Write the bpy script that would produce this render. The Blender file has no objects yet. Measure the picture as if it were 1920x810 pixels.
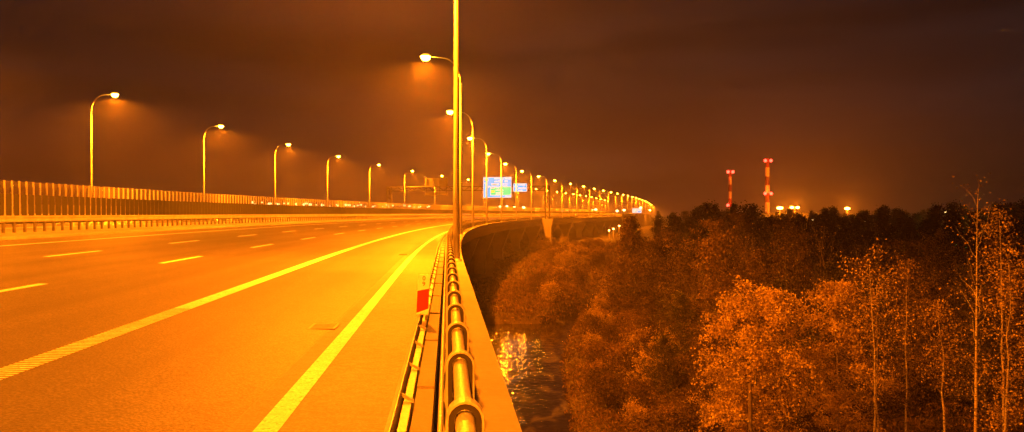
import bpy, bmesh, math, random
import numpy as np
from mathutils import Vector

R = math.radians
C = bpy.context.scene.collection
SC = bpy.context.scene

# ------------------------------------------------------------------ camera
CAMZ = 1.65
cam_d = bpy.data.cameras.new("camera")
cam = bpy.data.objects.new("camera", cam_d)
C.objects.link(cam)
cam.location = (0, 0, CAMZ)
cam.rotation_euler = (R(90 - 0.19), 0, 0)
cam_d.sensor_width = 36
cam_d.lens = 36 * 1500 / 1920
cam_d.clip_start = 0.05
cam_d.clip_end = 8000
SC.camera = cam

# ------------------------------------------------------------------ exposure
SC.view_settings.view_transform = 'Standard'
SC.view_settings.look = 'None'
SC.view_settings.gamma = 1
SC.view_settings.exposure = 0.0
SC.cycles.max_bounces = 5
SC.cycles.diffuse_bounces = 2
SC.cycles.glossy_bounces = 3
SC.cycles.transmission_bounces = 3
SC.cycles.transparent_max_bounces = 12
SC.cycles.volume_bounces = 0
SC.cycles.use_denoising = True
SC.cycles.sample_clamp_indirect = 4
SC.cycles.sample_clamp_direct = 0

# ------------------------------------------------------------------ night sky (no sun)
HAZE_DENSITY = 0.00055
SODIUM = (1.0, 0.188, 0.002)
LAMP_W = 98000
w = bpy.data.worlds.new("World")
SC.world = w
w.use_nodes = True
nt = w.node_tree
nt.nodes.clear()


def N(nt, kind, **kw):
    n = nt.nodes.new(kind)
    for k, v in kw.items():
        if k in n.inputs.keys():
            n.inputs[k].default_value = v
        else:
            setattr(n, k, v)
    return n


def mathn(nt, op, a, b=None, c=None, clamp=False):
    n = nt.nodes.new('ShaderNodeMath')
    n.operation = op
    n.use_clamp = clamp
    for i, v in enumerate((a, b, c)):
        if v is None:
            continue
        if isinstance(v, (int, float)):
            n.inputs[i].default_value = v
        else:
            nt.links.new(v, n.inputs[i])
    return n.outputs[0]


out = N(nt, 'ShaderNodeOutputWorld')
bg = N(nt, 'ShaderNodeBackground')
tc = N(nt, 'ShaderNodeTexCoord')
sep = N(nt, 'ShaderNodeSeparateXYZ')
nt.links.new(tc.outputs['Generated'], sep.inputs[0])
X, Y, Z = sep.outputs
el = mathn(nt, 'MAXIMUM', Z, 0.0)
# glow that falls with elevation, strongest over the road ahead and dying to the right
g1 = mathn(nt, 'POWER', 2.718, mathn(nt, 'MULTIPLY', el, -16.0))
g2 = mathn(nt, 'POWER', 2.718, mathn(nt, 'MULTIPLY', el, -3.5))
ax = mathn(nt, 'SUBTRACT', X, 0.14)
az1 = mathn(nt, 'POWER', 2.718, mathn(nt, 'MULTIPLY', mathn(nt, 'MULTIPLY', ax, ax), -14.0))
ax2 = mathn(nt, 'SUBTRACT', X, 0.06)
az2 = mathn(nt, 'POWER', 2.718, mathn(nt, 'MULTIPLY', mathn(nt, 'MULTIPLY', ax2, ax2), -13.0))
front = mathn(nt, 'MULTIPLY', mathn(nt, 'ADD', Y, 0.6), 1.0, clamp=True)
mp = N(nt, 'ShaderNodeMapping')
mp.inputs['Scale'].default_value = (1.3, 1.3, 11)
nt.links.new(tc.outputs['Generated'], mp.inputs[0])
nz = N(nt, 'ShaderNodeTexNoise', Scale=2.2, Detail=6.0, Roughness=0.55, Distortion=0.4)
nt.links.new(mp.outputs[0], nz.inputs['Vector'])
cl = mathn(nt, 'MULTIPLY_ADD', nz.outputs[0], 2.6, -0.3)


def rgb_scale(col, fac):
    n = N(nt, 'ShaderNodeVectorMath', operation='SCALE')
    n.inputs[0].default_value = col
    nt.links.new(fac, n.inputs['Scale'])
    return n.outputs[0]


def vadd(a, b):
    n = N(nt, 'ShaderNodeVectorMath', operation='ADD')
    nt.links.new(a, n.inputs[0]); nt.links.new(b, n.inputs[1])
    return n.outputs[0]


c1 = rgb_scale((0.30, 0.052, 0.0012), mathn(nt, 'MULTIPLY', mathn(nt, 'MULTIPLY', g1, az1), front))
c2 = rgb_scale((0.038, 0.0125, 0.0026), mathn(nt, 'MULTIPLY', mathn(nt, 'MULTIPLY', g2, az2), cl))
c3 = rgb_scale((0.0052, 0.0050, 0.0062), cl)
tot = vadd(vadd(c1, c2), c3)
# a trace of real twilight sky underneath the town glow
sky = N(nt, 'ShaderNodeTexSky', sky_type='NISHITA', sun_disc=False, sun_elevation=R(-6), sun_rotation=R(40))
sv = N(nt, 'ShaderNodeVectorMath', operation='SCALE')
sv.inputs['Scale'].default_value = 0.02
nt.links.new(sky.outputs[0], sv.inputs[0])
tot = vadd(tot, sv.outputs[0])
nt.links.new(tot, bg.inputs['Color'])
bg.inputs['Strength'].default_value = 1.0
nt.links.new(bg.outputs[0], out.inputs['Surface'])
w.cycles.sampling_method = 'AUTOMATIC'


# ================================================================== helpers
def tag(o, label=None, cat=None, group=None, kind=None):
    if label: o['label'] = label
    if cat: o['category'] = cat
    if group: o['group'] = group
    if kind: o['kind'] = kind
    return o


def empty(name, loc=(0, 0, 0), rz=0.0, parent=None):
    o = bpy.data.objects.new(name, None)
    o.empty_display_size = 0.2
    C.objects.link(o)
    o.location = loc
    o.rotation_euler = (0, 0, rz)
    o.parent = parent
    return o


class MB:
    """collects geometry for one mesh"""
    def __init__(s):
        s.v = []; s.f = []; s.m = []

    def add(s, vs, fs, mi=0):
        b = len(s.v)
        s.v.extend(vs)
        s.f.extend([tuple(b + i for i in f) for f in fs])
        s.m.extend([mi] * len(fs))

    def box(s, x0, x1, y0, y1, z0, z1, mi=0):
        s.add([(x0, y0, z0), (x1, y0, z0), (x1, y1, z0), (x0, y1, z0),
               (x0, y0, z1), (x1, y0, z1), (x1, y1, z1), (x0, y1, z1)],
              [(0, 3, 2, 1), (4, 5, 6, 7), (0, 1, 5, 4), (1, 2, 6, 5), (2, 3, 7, 6), (3, 0, 4, 7)], mi)

    def obox(s, c, ux, uy, hx, hy, z0, z1, mi=0):
        """box with horizontal axes ux, uy (2D unit) centred at c"""
        vs = []
        for z in (z0, z1):
            for a, b in ((-1, -1), (1, -1), (1, 1), (-1, 1)):
                vs.append((c[0] + ux[0] * a * hx + uy[0] * b * hy, c[1] + ux[1] * a * hx + uy[1] * b * hy, z))
        s.add(vs, [(0, 3, 2, 1), (4, 5, 6, 7), (0, 1, 5, 4), (1, 2, 6, 5), (2, 3, 7, 6), (3, 0, 4, 7)], mi)

    def tube(s, pts, rads, n=8, cap=True, mi=0):
        pts = [Vector(p) for p in pts]
        if isinstance(rads, (int, float)): rads = [rads] * len(pts)
        rings = []
        ref = None
        for i, p in enumerate(pts):
            a = pts[max(i - 1, 0)]; b = pts[min(i + 1, len(pts) - 1)]
            d = (b - a).normalized()
            if ref is None:
                ref = Vector((1, 0, 0)) if abs(d.x) < .9 else Vector((0, 1, 0))
            u = (ref - d * ref.dot(d)).normalized()
            v = d.cross(u)
            ref = u
            rings.append([tuple(p + (u * math.cos(k * 2 * math.pi / n) + v * math.sin(k * 2 * math.pi / n)) * rads[i]) for k in range(n)])
        vs = [q for r in rings for q in r]
        fs = []
        for i in range(len(pts) - 1):
            for k in range(n):
                k2 = (k + 1) % n
                fs.append((i * n + k, i * n + k2, (i + 1) * n + k2, (i + 1) * n + k))
        if cap:
            fs.append(tuple(range(n - 1, -1, -1)))
            fs.append(tuple((len(pts) - 1) * n + k for k in range(n)))
        s.add(vs, fs, mi)

    def build(s, name, mats, parent=None, smooth=False, loc=None):
        me = bpy.data.meshes.new(name)
        me.from_pydata([tuple(v) for v in s.v], [], s.f)
        if not isinstance(mats, (list, tuple)): mats = [mats]
        for m in mats: me.materials.append(m)
        if len(mats) > 1: me.polygons.foreach_set('material_index', s.m)
        if smooth: me.polygons.foreach_set('use_smooth', [True] * len(me.polygons))
        me.update()
        o = bpy.data.objects.new(name, me)
        C.objects.link(o)
        o.parent = parent
        if loc: o.location = loc
        return o


def np_mesh(name, verts, quads, mat, parent=None):
    me = bpy.data.meshes.new(name)
    me.vertices.add(len(verts)); me.vertices.foreach_set('co', verts.astype(np.float32).ravel())
    q = quads.shape[1]
    me.loops.add(quads.size); me.loops.foreach_set('vertex_index', quads.astype(np.int32).ravel())
    me.polygons.add(len(quads))
    me.polygons.foreach_set('loop_start', np.arange(0, quads.size, q, dtype=np.int32))
    me.polygons.foreach_set('loop_total', np.full(len(quads), q, dtype=np.int32))
    me.materials.append(mat)
    me.update(calc_edges=True)
    o = bpy.data.objects.new(name, me)
    C.objects.link(o)
    o.parent = parent
    return o


def copy_tree(o, parent=None):
    c = o.copy(); C.objects.link(c); c.parent = parent
    for ch in list(o.children): copy_tree(ch, c)
    return c


# ------------------------------------------------------------------ materials
def mat(name, col, rough=0.6, metal=0.0, noise=None, bump=None, emit=None, spec=0.5, island=None, translucent=0.0, coords='Object'):
    """noise=(scale, amount), bump=(scale, strength), island=[colours] random per leaf"""
    m = bpy.data.materials.new(name); m.use_nodes = True
    t = m.node_tree; b = t.nodes['Principled BSDF']
    b.inputs['Base Color'].default_value = (*col, 1)
    b.inputs['Roughness'].default_value = rough
    b.inputs['Metallic'].default_value = metal
    b.inputs['Specular IOR Level'].default_value = spec
    co = t.nodes.new('ShaderNodeTexCoord')
    csrc = co.outputs[coords]
    colout = None
    if island:
        g = t.nodes.new('ShaderNodeNewGeometry')
        r = t.nodes.new('ShaderNodeValToRGB')
        r.color_ramp.elements[0].color = (*island[0], 1); r.color_ramp.elements[0].position = 0
        r.color_ramp.elements[1].color = (*island[-1], 1)
        for i, c in enumerate(island[1:-1]):
            e = r.color_ramp.elements.new((i + 1) / (len(island) - 1)); e.color = (*c, 1)
        t.links.new(g.outputs['Random Per Island'], r.inputs[0])
        colout = r.outputs[0]
    if noise:
        last = colout
        if island:
            oi = t.nodes.new('ShaderNodeObjectInfo'); mo = t.nodes.new('ShaderNodeMapRange'); mo.inputs[3].default_value = .95 if name == 'golden_leaves' else .5; mo.inputs[4].default_value = 1.05 if name == 'golden_leaves' else 1.5
            t.links.new(oi.outputs['Random'], mo.inputs[0])
            vm = t.nodes.new('ShaderNodeVectorMath'); vm.operation = 'SCALE'; t.links.new(last, vm.inputs[0]); t.links.new(mo.outputs[0], vm.inputs['Scale']); last = vm.outputs[0]
        for sc, am in (noise if isinstance(noise[0], (tuple, list)) else [noise]):
            n = t.nodes.new('ShaderNodeTexNoise'); n.inputs['Scale'].default_value = sc; n.inputs['Detail'].default_value = 5
            t.links.new(csrc, n.inputs['Vector'])
            mr = t.nodes.new('ShaderNodeMapRange'); mr.inputs[1].default_value = .3; mr.inputs[2].default_value = .7
            mr.inputs[3].default_value = 1 - am; mr.inputs[4].default_value = 1 + am
            t.links.new(n.outputs[0], mr.inputs[0])
            vm = t.nodes.new('ShaderNodeVectorMath'); vm.operation = 'SCALE'
            if last is None: vm.inputs[0].default_value = col
            else: t.links.new(last, vm.inputs[0])
            t.links.new(mr.outputs[0], vm.inputs['Scale'])
            last = vm.outputs[0]
        colout = last
    if colout is not None: t.links.new(colout, b.inputs['Base Color'])
    if bump:
        n = t.nodes.new('ShaderNodeTexNoise'); n.inputs['Scale'].default_value = bump[0]; n.inputs['Detail'].default_value = 4
        t.links.new(csrc, n.inputs['Vector'])
        bp = t.nodes.new('ShaderNodeBump'); bp.inputs['Strength'].default_value = bump[1]; bp.inputs['Distance'].default_value = 0.02
        t.links.new(n.outputs[0], bp.inputs['Height']); t.links.new(bp.outputs[0], b.inputs['Normal'])
    if emit:
        b.inputs['Emission Color'].default_value = (*emit[0], 1)
        b.inputs['Emission Strength'].default_value = emit[1]
        m.cycles.emission_sampling = 'NONE'
    if translucent:
        tr = t.nodes.new('ShaderNodeBsdfTranslucent')
        if colout is not None: t.links.new(colout, tr.inputs[0])
        mx = t.nodes.new('ShaderNodeMixShader'); mx.inputs[0].default_value = translucent
        t.links.new(b.outputs[0], mx.inputs[1]); t.links.new(tr.outputs[0], mx.inputs[2])
        t.links.new(mx.outputs[0], t.nodes['Material Output'].inputs['Surface'])
    return m


M = {}
M['concrete'] = mat('concrete', (.24, .225, .20), .8, noise=[(.6, .10), (14, .07), (90, .06)], bump=(60, .25))
M['concrete_dark'] = mat('weathered_concrete', (.20, .18, .16), .85, noise=[(.35, .22), (5, .12)], bump=(20, .3))
M['steel'] = mat('galvanised_steel', (.40, .40, .39), .55, .15, noise=[(1.5, .18), (25, .14), (90, .1)], bump=(60, .15))
M['steel_dull'] = mat('dull_steel', (.16, .15, .14), .6, .3, noise=(8, .15))
M['pole'] = mat('pole_steel', (.55, .55, .53), .45, .25, noise=(4, .06))
M['web'] = mat('shaded_bracket_web', (.022, .020, .018), .7)
M['kerb'] = mat('median_concrete', (.42, .39, .34), .8, noise=[(.5, .12), (9, .08)])
M['dark'] = mat('dark_gap', (.02, .02, .02), .8)
M['slat'] = mat('antiglare_plastic', (.05, .055, .05), .7)
M['lens'] = mat('sodium_lens', (1, .8, .4), .4, emit=((1, .40, .015), 160))
M['lens_far'] = mat('yard_lamp_lens', (1, .8, .4), .4, emit=((1, .42, .04), 60))
M['paint'] = mat('road_paint', (.78, .78, .74), .6, noise=[(2, .06), (50, .10)])
M['red_paint'] = mat('red_board', (.36, .012, .008), .45)
M['white_paint'] = mat('white_board', (.9, .9, .88), .35)
M['black'] = mat('black_lettering', (.01, .01, .01), .6)
M['ch_red'] = mat('chimney_red', (.16, .015, .01), .7, noise=(.2, .15))
M['ch_white'] = mat('chimney_white', (.7, .66, .58), .7, noise=(.2, .1))
M['red_lamp'] = mat('obstruction_lamp', (1, .1, .05), .4, emit=((1, .045, .025), 11))
M['white_glint'] = mat('distant_lamp', (1, .9, .7), .4, emit=((1, .62, .2), 9))
M['green_glint'] = mat('green_lamp', (.6, 1, .5), .4, emit=((.45, 1, .18), 6))
M['bark'] = mat('bark', (.14, .11, .08), .9, noise=(6, .35), bump=(12, .5))
M['water'] = None

# asphalt: wheel tracks and stains run along the lane, grain is isotropic
def road_mat(name, base, rough, track, grain, contrast=.5):
    m = bpy.data.materials.new(name); m.use_nodes = True
    t = m.node_tree; b = t.nodes['Principled BSDF']; b.inputs['Roughness'].default_value = rough
    co = t.nodes.new('ShaderNodeTexCoord'); at_ = t.nodes.new('ShaderNodeAttribute'); at_.attribute_name = 'lane'
    last = None
    def layer(vec, sc, am, det=4, lo=.3, hi=.7):
        nonlocal last
        n = t.nodes.new('ShaderNodeTexNoise'); n.inputs['Scale'].default_value = sc; n.inputs['Detail'].default_value = det
        t.links.new(vec, n.inputs['Vector'])
        mr = t.nodes.new('ShaderNodeMapRange'); mr.inputs[1].default_value = lo; mr.inputs[2].default_value = hi; mr.inputs[3].default_value = 1 - am; mr.inputs[4].default_value = 1 + am
        t.links.new(n.outputs[0], mr.inputs[0])
        vm = t.nodes.new('ShaderNodeVectorMath'); vm.operation = 'SCALE'
        if last is None: vm.inputs[0].default_value = base
        else: t.links.new(last, vm.inputs[0])
        t.links.new(mr.outputs[0], vm.inputs['Scale']); last = vm.outputs[0]; return n
    mp_ = t.nodes.new('ShaderNodeMapping'); mp_.inputs['Scale'].default_value = (1.1, .035, 1); t.links.new(at_.outputs['Vector'], mp_.inputs[0])
    layer(mp_.outputs[0], 1.0, track, 3)
    layer(co.outputs['Object'], .35, .16)
    layer(co.outputs['Object'], 9, .14)
    g_ = layer(co.outputs['Object'], 38, grain * 1.2, 3, .38, .62)
    layer(co.outputs['Object'], 160, grain * 1.1, 2, .35, .65)
    t.links.new(last, b.inputs['Base Color'])
    bp = t.nodes.new('ShaderNodeBump'); bp.inputs['Strength'].default_value = contrast; bp.inputs['Distance'].default_value = .015
    t.links.new(g_.outputs[0], bp.inputs['Height']); t.links.new(bp.outputs[0], b.inputs['Normal'])
    return m
M['asphalt'] = road_mat('asphalt', (.056, .053, .050), .6, .30, .36)
M['gutter'] = road_mat('edge_strip', (.16, .148, .13), .72, .12, .12, .3)
def worn_paint():
    m = road_mat('road_paint', (.74, .74, .70), .6, .10, .10)
    t = m.node_tree; b = t.nodes['Principled BSDF']; src = b.inputs['Base Color'].links[0].from_socket
    co = t.nodes.new('ShaderNodeTexCoord')
    n = t.nodes.new('ShaderNodeTexNoise'); n.inputs['Scale'].default_value = 22; n.inputs['Detail'].default_value = 6; n.inputs['Roughness'].default_value = .7
    t.links.new(co.outputs['Object'], n.inputs['Vector'])
    mr = t.nodes.new('ShaderNodeMapRange'); mr.inputs[1].default_value = .34; mr.inputs[2].default_value = .44
    t.links.new(n.outputs[0], mr.inputs[0])
    mx = t.nodes.new('ShaderNodeMix'); mx.data_type = 'RGBA'; mx.inputs[6].default_value = (.14, .135, .13, 1)
    t.links.new(mr.outputs[0], mx.inputs[0]); t.links.new(src, mx.inputs[7]); t.links.new(mx.outputs[2], b.inputs['Base Color'])
    return m
M['paint'] = worn_paint()

# birch bark with dark bands
def birch():
    m = mat('birch_bark', (.62, .57, .5), .7, noise=(3, .2))
    t = m.node_tree; b = t.nodes['Principled BSDF']
    co = t.nodes.new('ShaderNodeTexCoord'); mpn = t.nodes.new('ShaderNodeMapping'); mpn.inputs['Scale'].default_value = (6, 6, 26)
    n = t.nodes.new('ShaderNodeTexNoise'); n.inputs['Scale'].default_value = 1; n.inputs['Detail'].default_value = 3
    cr = t.nodes.new('ShaderNodeValToRGB'); cr.color_ramp.elements[0].position = .36; cr.color_ramp.elements[1].position = .44
    cr.color_ramp.elements[0].color = (.05, .04, .03, 1); cr.color_ramp.elements[1].color = (.42, .37, .30, 1)
    t.links.new(co.outputs['Object'], mpn.inputs[0]); t.links.new(mpn.outputs[0], n.inputs['Vector'])
    t.links.new(n.outputs[0], cr.inputs[0]); t.links.new(cr.outputs[0], b.inputs['Base Color'])
    return m
M['birch'] = birch()
M['leaf_gold'] = mat('golden_leaves', (.3, .2, .05), .6, noise=(1.1, .5), island=[(.44, .33, .07), (.34, .25, .06), (.54, .41, .09), (.28, .20, .05)], translucent=.3)
M['leaf_brown'] = mat('brown_leaves', (.1, .06, .02), .7, noise=(.55, .6), island=[(.13, .085, .025), (.07, .05, .018), (.18, .115, .035), (.05, .038, .014)], translucent=.25)
M['leaf_green'] = mat('dark_green_leaves', (.04, .05, .02), .7, noise=(.9, .4), island=[(.07, .07, .02), (.025, .03, .01), (.13, .11, .04)], translucent=.2)
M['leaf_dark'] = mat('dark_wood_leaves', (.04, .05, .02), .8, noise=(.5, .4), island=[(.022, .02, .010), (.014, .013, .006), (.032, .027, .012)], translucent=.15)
M['grass'] = mat('dry_grass', (.12, .08, .03), .8, noise=(.35, .45), island=[(.17, .10, .035), (.08, .06, .02), (.24, .15, .05), (.05, .045, .02)], translucent=.25)
M['soil'] = mat('soil', (.05, .035, .018), .95, noise=[(.08, .3), (1.2, .35)], bump=(3, .8))


def glass_panel():
    m = bpy.data.materials.new('noise_wall_glass'); m.use_nodes = True
    t = m.node_tree; t.nodes.clear()
    o = t.nodes.new('ShaderNodeOutputMaterial'); a = t.nodes.new('ShaderNodeBsdfTransparent'); b = t.nodes.new('ShaderNodeBsdfPrincipled')
    b.inputs['Base Color'].default_value = (.5, .45, .4, 1); b.inputs['Roughness'].default_value = .35
    a.inputs[0].default_value = (.85, .83, .8, 1)
    mx = t.nodes.new('ShaderNodeMixShader'); mx.inputs[0].default_value = .24
    t.links.new(a.outputs[0], mx.inputs[1]); t.links.new(b.outputs[0], mx.inputs[2]); t.links.new(mx.outputs[0], o.inputs[0])
    return m
M['glass'] = glass_panel()


def water_mat():
    m = bpy.data.materials.new('water'); m.use_nodes = True
    t = m.node_tree; b = t.nodes['Principled BSDF']
    b.inputs['Base Color'].default_value = (.012, .010, .006, 1); b.inputs['Roughness'].default_value = .07
    b.inputs['Specular IOR Level'].default_value = .7
    co = t.nodes.new('ShaderNodeTexCoord')
    n = t.nodes.new('ShaderNodeTexNoise'); n.inputs['Scale'].default_value = 1.3; n.inputs['Detail'].default_value = 2; n.inputs['Distortion'].default_value = .6
    t.links.new(co.outputs['Object'], n.inputs['Vector'])
    bp = t.nodes.new('ShaderNodeBump'); bp.inputs['Strength'].default_value = .34; bp.inputs['Distance'].default_value = .12
    t.links.new(n.outputs[0], bp.inputs['Height']); t.links.new(bp.outputs[0], b.inputs['Normal'])
    # drifting foam and flow glints, painted as pale swirls in the water colour
    mpn = t.nodes.new('ShaderNodeMapping'); mpn.inputs['Scale'].default_value = (.8, .32, 1); mpn.inputs['Rotation'].default_value = (0, 0, R(35))
    n2 = t.nodes.new('ShaderNodeTexNoise'); n2.inputs['Scale'].default_value = 1; n2.inputs['Detail'].default_value = 6; n2.inputs['Distortion'].default_value = .8
    t.links.new(co.outputs['Object'], mpn.inputs[0]); t.links.new(mpn.outputs[0], n2.inputs['Vector'])
    cr = t.nodes.new('ShaderNodeValToRGB'); cr.color_ramp.elements[0].position = .52; cr.color_ramp.elements[1].position = .8
    cr.color_ramp.elements[0].color = (.012, .010, .006, 1); cr.color_ramp.elements[1].color = (.16, .15, .11, 1)
    t.links.new(n2.outputs[0], cr.inputs[0]); t.links.new(cr.outputs[0], b.inputs['Base Color'])
    return m
M['water'] = water_mat()

# ================================================================== the road path
S0, S1 = -90, 1100
def heading(s):
    if s < 24: return -.081
    if s < 40: return -.081 + .00125 * (s - 24)
    if s < 280: return -.061 + .0013 * (s - 40)
    return .251 - .00006 * (s - 280)
def grade(s):
    if s < 540: return 0.0
    return -min((s - 540) ** 2 * .00006, 2.2 + (s - 731) * .023 if s > 731 else 99)
_path = {}
x = y = 0.0
_path[0] = (0, 0)
for s in range(0, S1 + 1):
    _path[s] = (x, y)
    h = heading(s + .5); x += math.sin(h); y += math.cos(h)
x = y = 0.0
for s in range(0, S0 - 1, -1):
    _path[s] = (x, y)
    h = heading(s - .5); x -= math.sin(h); y -= math.cos(h)
def P(s, lat=0.0, z=0.0):
    """point at station s, lateral lat (right positive), height z above the banked deck"""
    i = int(math.floor(s)); f = s - i
    i = max(S0, min(S1 - 1, i))
    a = _path[i]; b = _path[i + 1]
    h = heading(s)
    bank = .035 * -lat if lat < 0 else 0.0
    return (a[0] + (b[0] - a[0]) * f + math.cos(h) * lat, a[1] + (b[1] - a[1]) * f - math.sin(h) * lat, z + bank + grade(s))
def frame(s):
    h = heading(s)
    return (math.sin(h), math.cos(h)), (math.cos(h), -math.sin(h))   # along, right
def stations(s0, s1, near=1.0):
    out = []; s = s0
    while s < s1:
        out.append(s)
        s += near if s < 60 else (2.0 if s < 300 else 5.0)
    out.append(s1)
    return out
def sweep(mb, prof, s0, s1, closed=False, caps=True, near=1.0, mi=0, dz=None):
    st = stations(s0, s1, near); n = len(prof)
    vs = [P(s, l, z) for s in st for (l, z) in prof]
    fs = []
    kk = n if closed else n - 1
    for i in range(len(st) - 1):
        for k in range(kk):
            k2 = (k + 1) % n
            fs.append((i * n + k, (i + 1) * n + k, (i + 1) * n + k2, i * n + k2))
    if closed and caps:
        fs.append(tuple(range(n))); fs.append(tuple((len(st) - 1) * n + k for k in range(n - 1, -1, -1)))
    mb.add(vs, fs, mi)
def rect(l0, l1, z0, z1):
    return [(l0, z0), (l0, z1), (l1, z1), (l1, z0)]

L_END = -42.3
# ------------------------------------------------------------------ structure: road surface
def lane_strip(name, l0, l1, m_):
    b = MB(); sweep(b, [(l0, 0), (l1, 0)], S0, 900)
    o = b.build(name, m_)
    at_ = o.data.attributes.new('lane', 'FLOAT_VECTOR', 'POINT')
    at_.data.foreach_set('vector', [c for st in stations(S0, 900) for l in (l0, l1) for c in (l, float(st), 0.0)])
    return tag(o, kind='structure')
lane_strip('road', -17.2, -1.62, M['asphalt'])
lane_strip('road', -39.2, -23.0, M['asphalt'])
lane_strip('road_edge_strip', -1.62, -.42, M['gutter'])
b = MB(); sweep(b, rect(-23.0, -17.2, -.3, .10), S0, 900, closed=True)
tag(b.build('median_strip', M['kerb']), kind='structure')
# paint
b = MB()
sweep(b, [(-1.42, .004), (-1.24, .004)], S0, 900)
sweep(b, [(-15.3, .004), (-15.12, .004)], S0, 900)
sweep(b, [(-4.30, .004), (-4.02, .004)], 13, 900)
# ribbed rumble line near the camera
s = 3.0
while s < 13:
    vs = [P(s, -4.30, .004), P(s + .055, -4.30, .004), P(s + .055, -4.02, .004), P(s, -4.02, .004)]
    b.add(vs, [(0, 1, 2, 3)])
    s += .095
for lat, ph in ((-7.85, 12.7), (-11.5, 24.0)):
    s = ph - 40
    while s < 640:
        sweep(b, [(lat - .09, .004), (lat + .09, .004)], s, s + 3.6, near=1.0)
        s += 10.0
tag(b.build('road_markings', M['paint']), kind='structure')

# ------------------------------------------------------------------ bridge
bridge = empty('motorway_bridge', P(60, -20, -2))
tag(bridge, 'long curved concrete motorway bridge over the stream, lit orange on its outer ledge', 'bridge')
def par(o, root):
    o.parent = root
    o.matrix_parent_inverse = root.matrix_world.inverted() if False else o.matrix_parent_inverse
    o.location = Vector(o.location) - Vector(root.location)
    return o
b = MB()
prof = [(-.42, .10), (.53, .10), (.53, -.42), (.40, -.47), (-.55, -.72), (-.95, -1.9), (-40.8, -1.9), (-41.3, -.7), (L_END, -.45), (L_END, .10), (-39.2, .10), (-39.2, -.06), (-23.0, -.06), (-17.2, -.06), (-.42, -.06)]
sweep(b, prof, S0, 900, closed=True)
o = par(b.build('deck', M['concrete']), bridge)
# expansion / pour joints as thin dark strips on the ledge
for s in range(-8, 200, 12):
    b = MB(); vs = [P(s, .17, .103), P(s + .02, .17, .103), P(s + .02, .531, .103), P(s, .531, .103)]
    b.add(vs, [(0, 1, 2, 3)])
    par(b.build('ledge_joint', M['dark']), bridge)
# drain grates in the edge strip
for s in (11.4, 31.0):
    dc = P(s, -1.72, .004); al, rt = frame(s); b = MB()
    b.obox((dc[0], dc[1]), rt, al, .19, .27, dc[2] - .02, dc[2] + .006)
    for k in range(7): q = P(s - .22 + k * .073, -1.72, 0); b.obox((q[0], q[1]), rt, al, .15, .012, q[2] + .0065, q[2] + .014)
    tag(b.build('drain_grate', M['steel_dull']), 'rectangular drain grate in the asphalt ' + ('nearest the marker board' if s < 20 else 'farther along beside the edge line'), 'drain grate')
# piers
def pier_mesh(s, lat, gz):
    al, rt = frame(s)
    top = 0.035 * -lat - 1.9 + grade(s)
    prof = [(1.0, gz), (1.0, top - 3.9), (2.6, top + .05), (-2.6, top + .05), (-1.0, top - 3.9), (-1.0, gz)]
    prof = [(1.0, gz), (1.0, top - 3.9), (1.25, top - 3.3), (2.35, top - .5), (2.6, top + .02), (-2.6, top + .02), (-2.35, top - .5), (-1.25, top - 3.3), (-1.0, top - 3.9), (-1.0, gz)]
    c = P(s, lat)
    vs = []
    for a in (-.75, .75):
        for (l, z) in prof:
            vs.append((c[0] + rt[0] * l + al[0] * a, c[1] + rt[1] * l + al[1] * a, z))
    n = len(prof)
    fs = [tuple(range(n)), tuple(range(2 * n - 1, n - 1, -1))]
    for k in range(n): fs.append((k, n + k, n + (k + 1) % n, (k + 1) % n))
    m = MB(); m.add(vs, fs); return m
for s in range(-10, 540, 30):
    for lat in (-2.9, -20, -37):
        if s > 330 and lat < -10: continue
        par(pier_mesh(s, lat, -12.5).build('pier', M['concrete_dark']), bridge)

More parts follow.
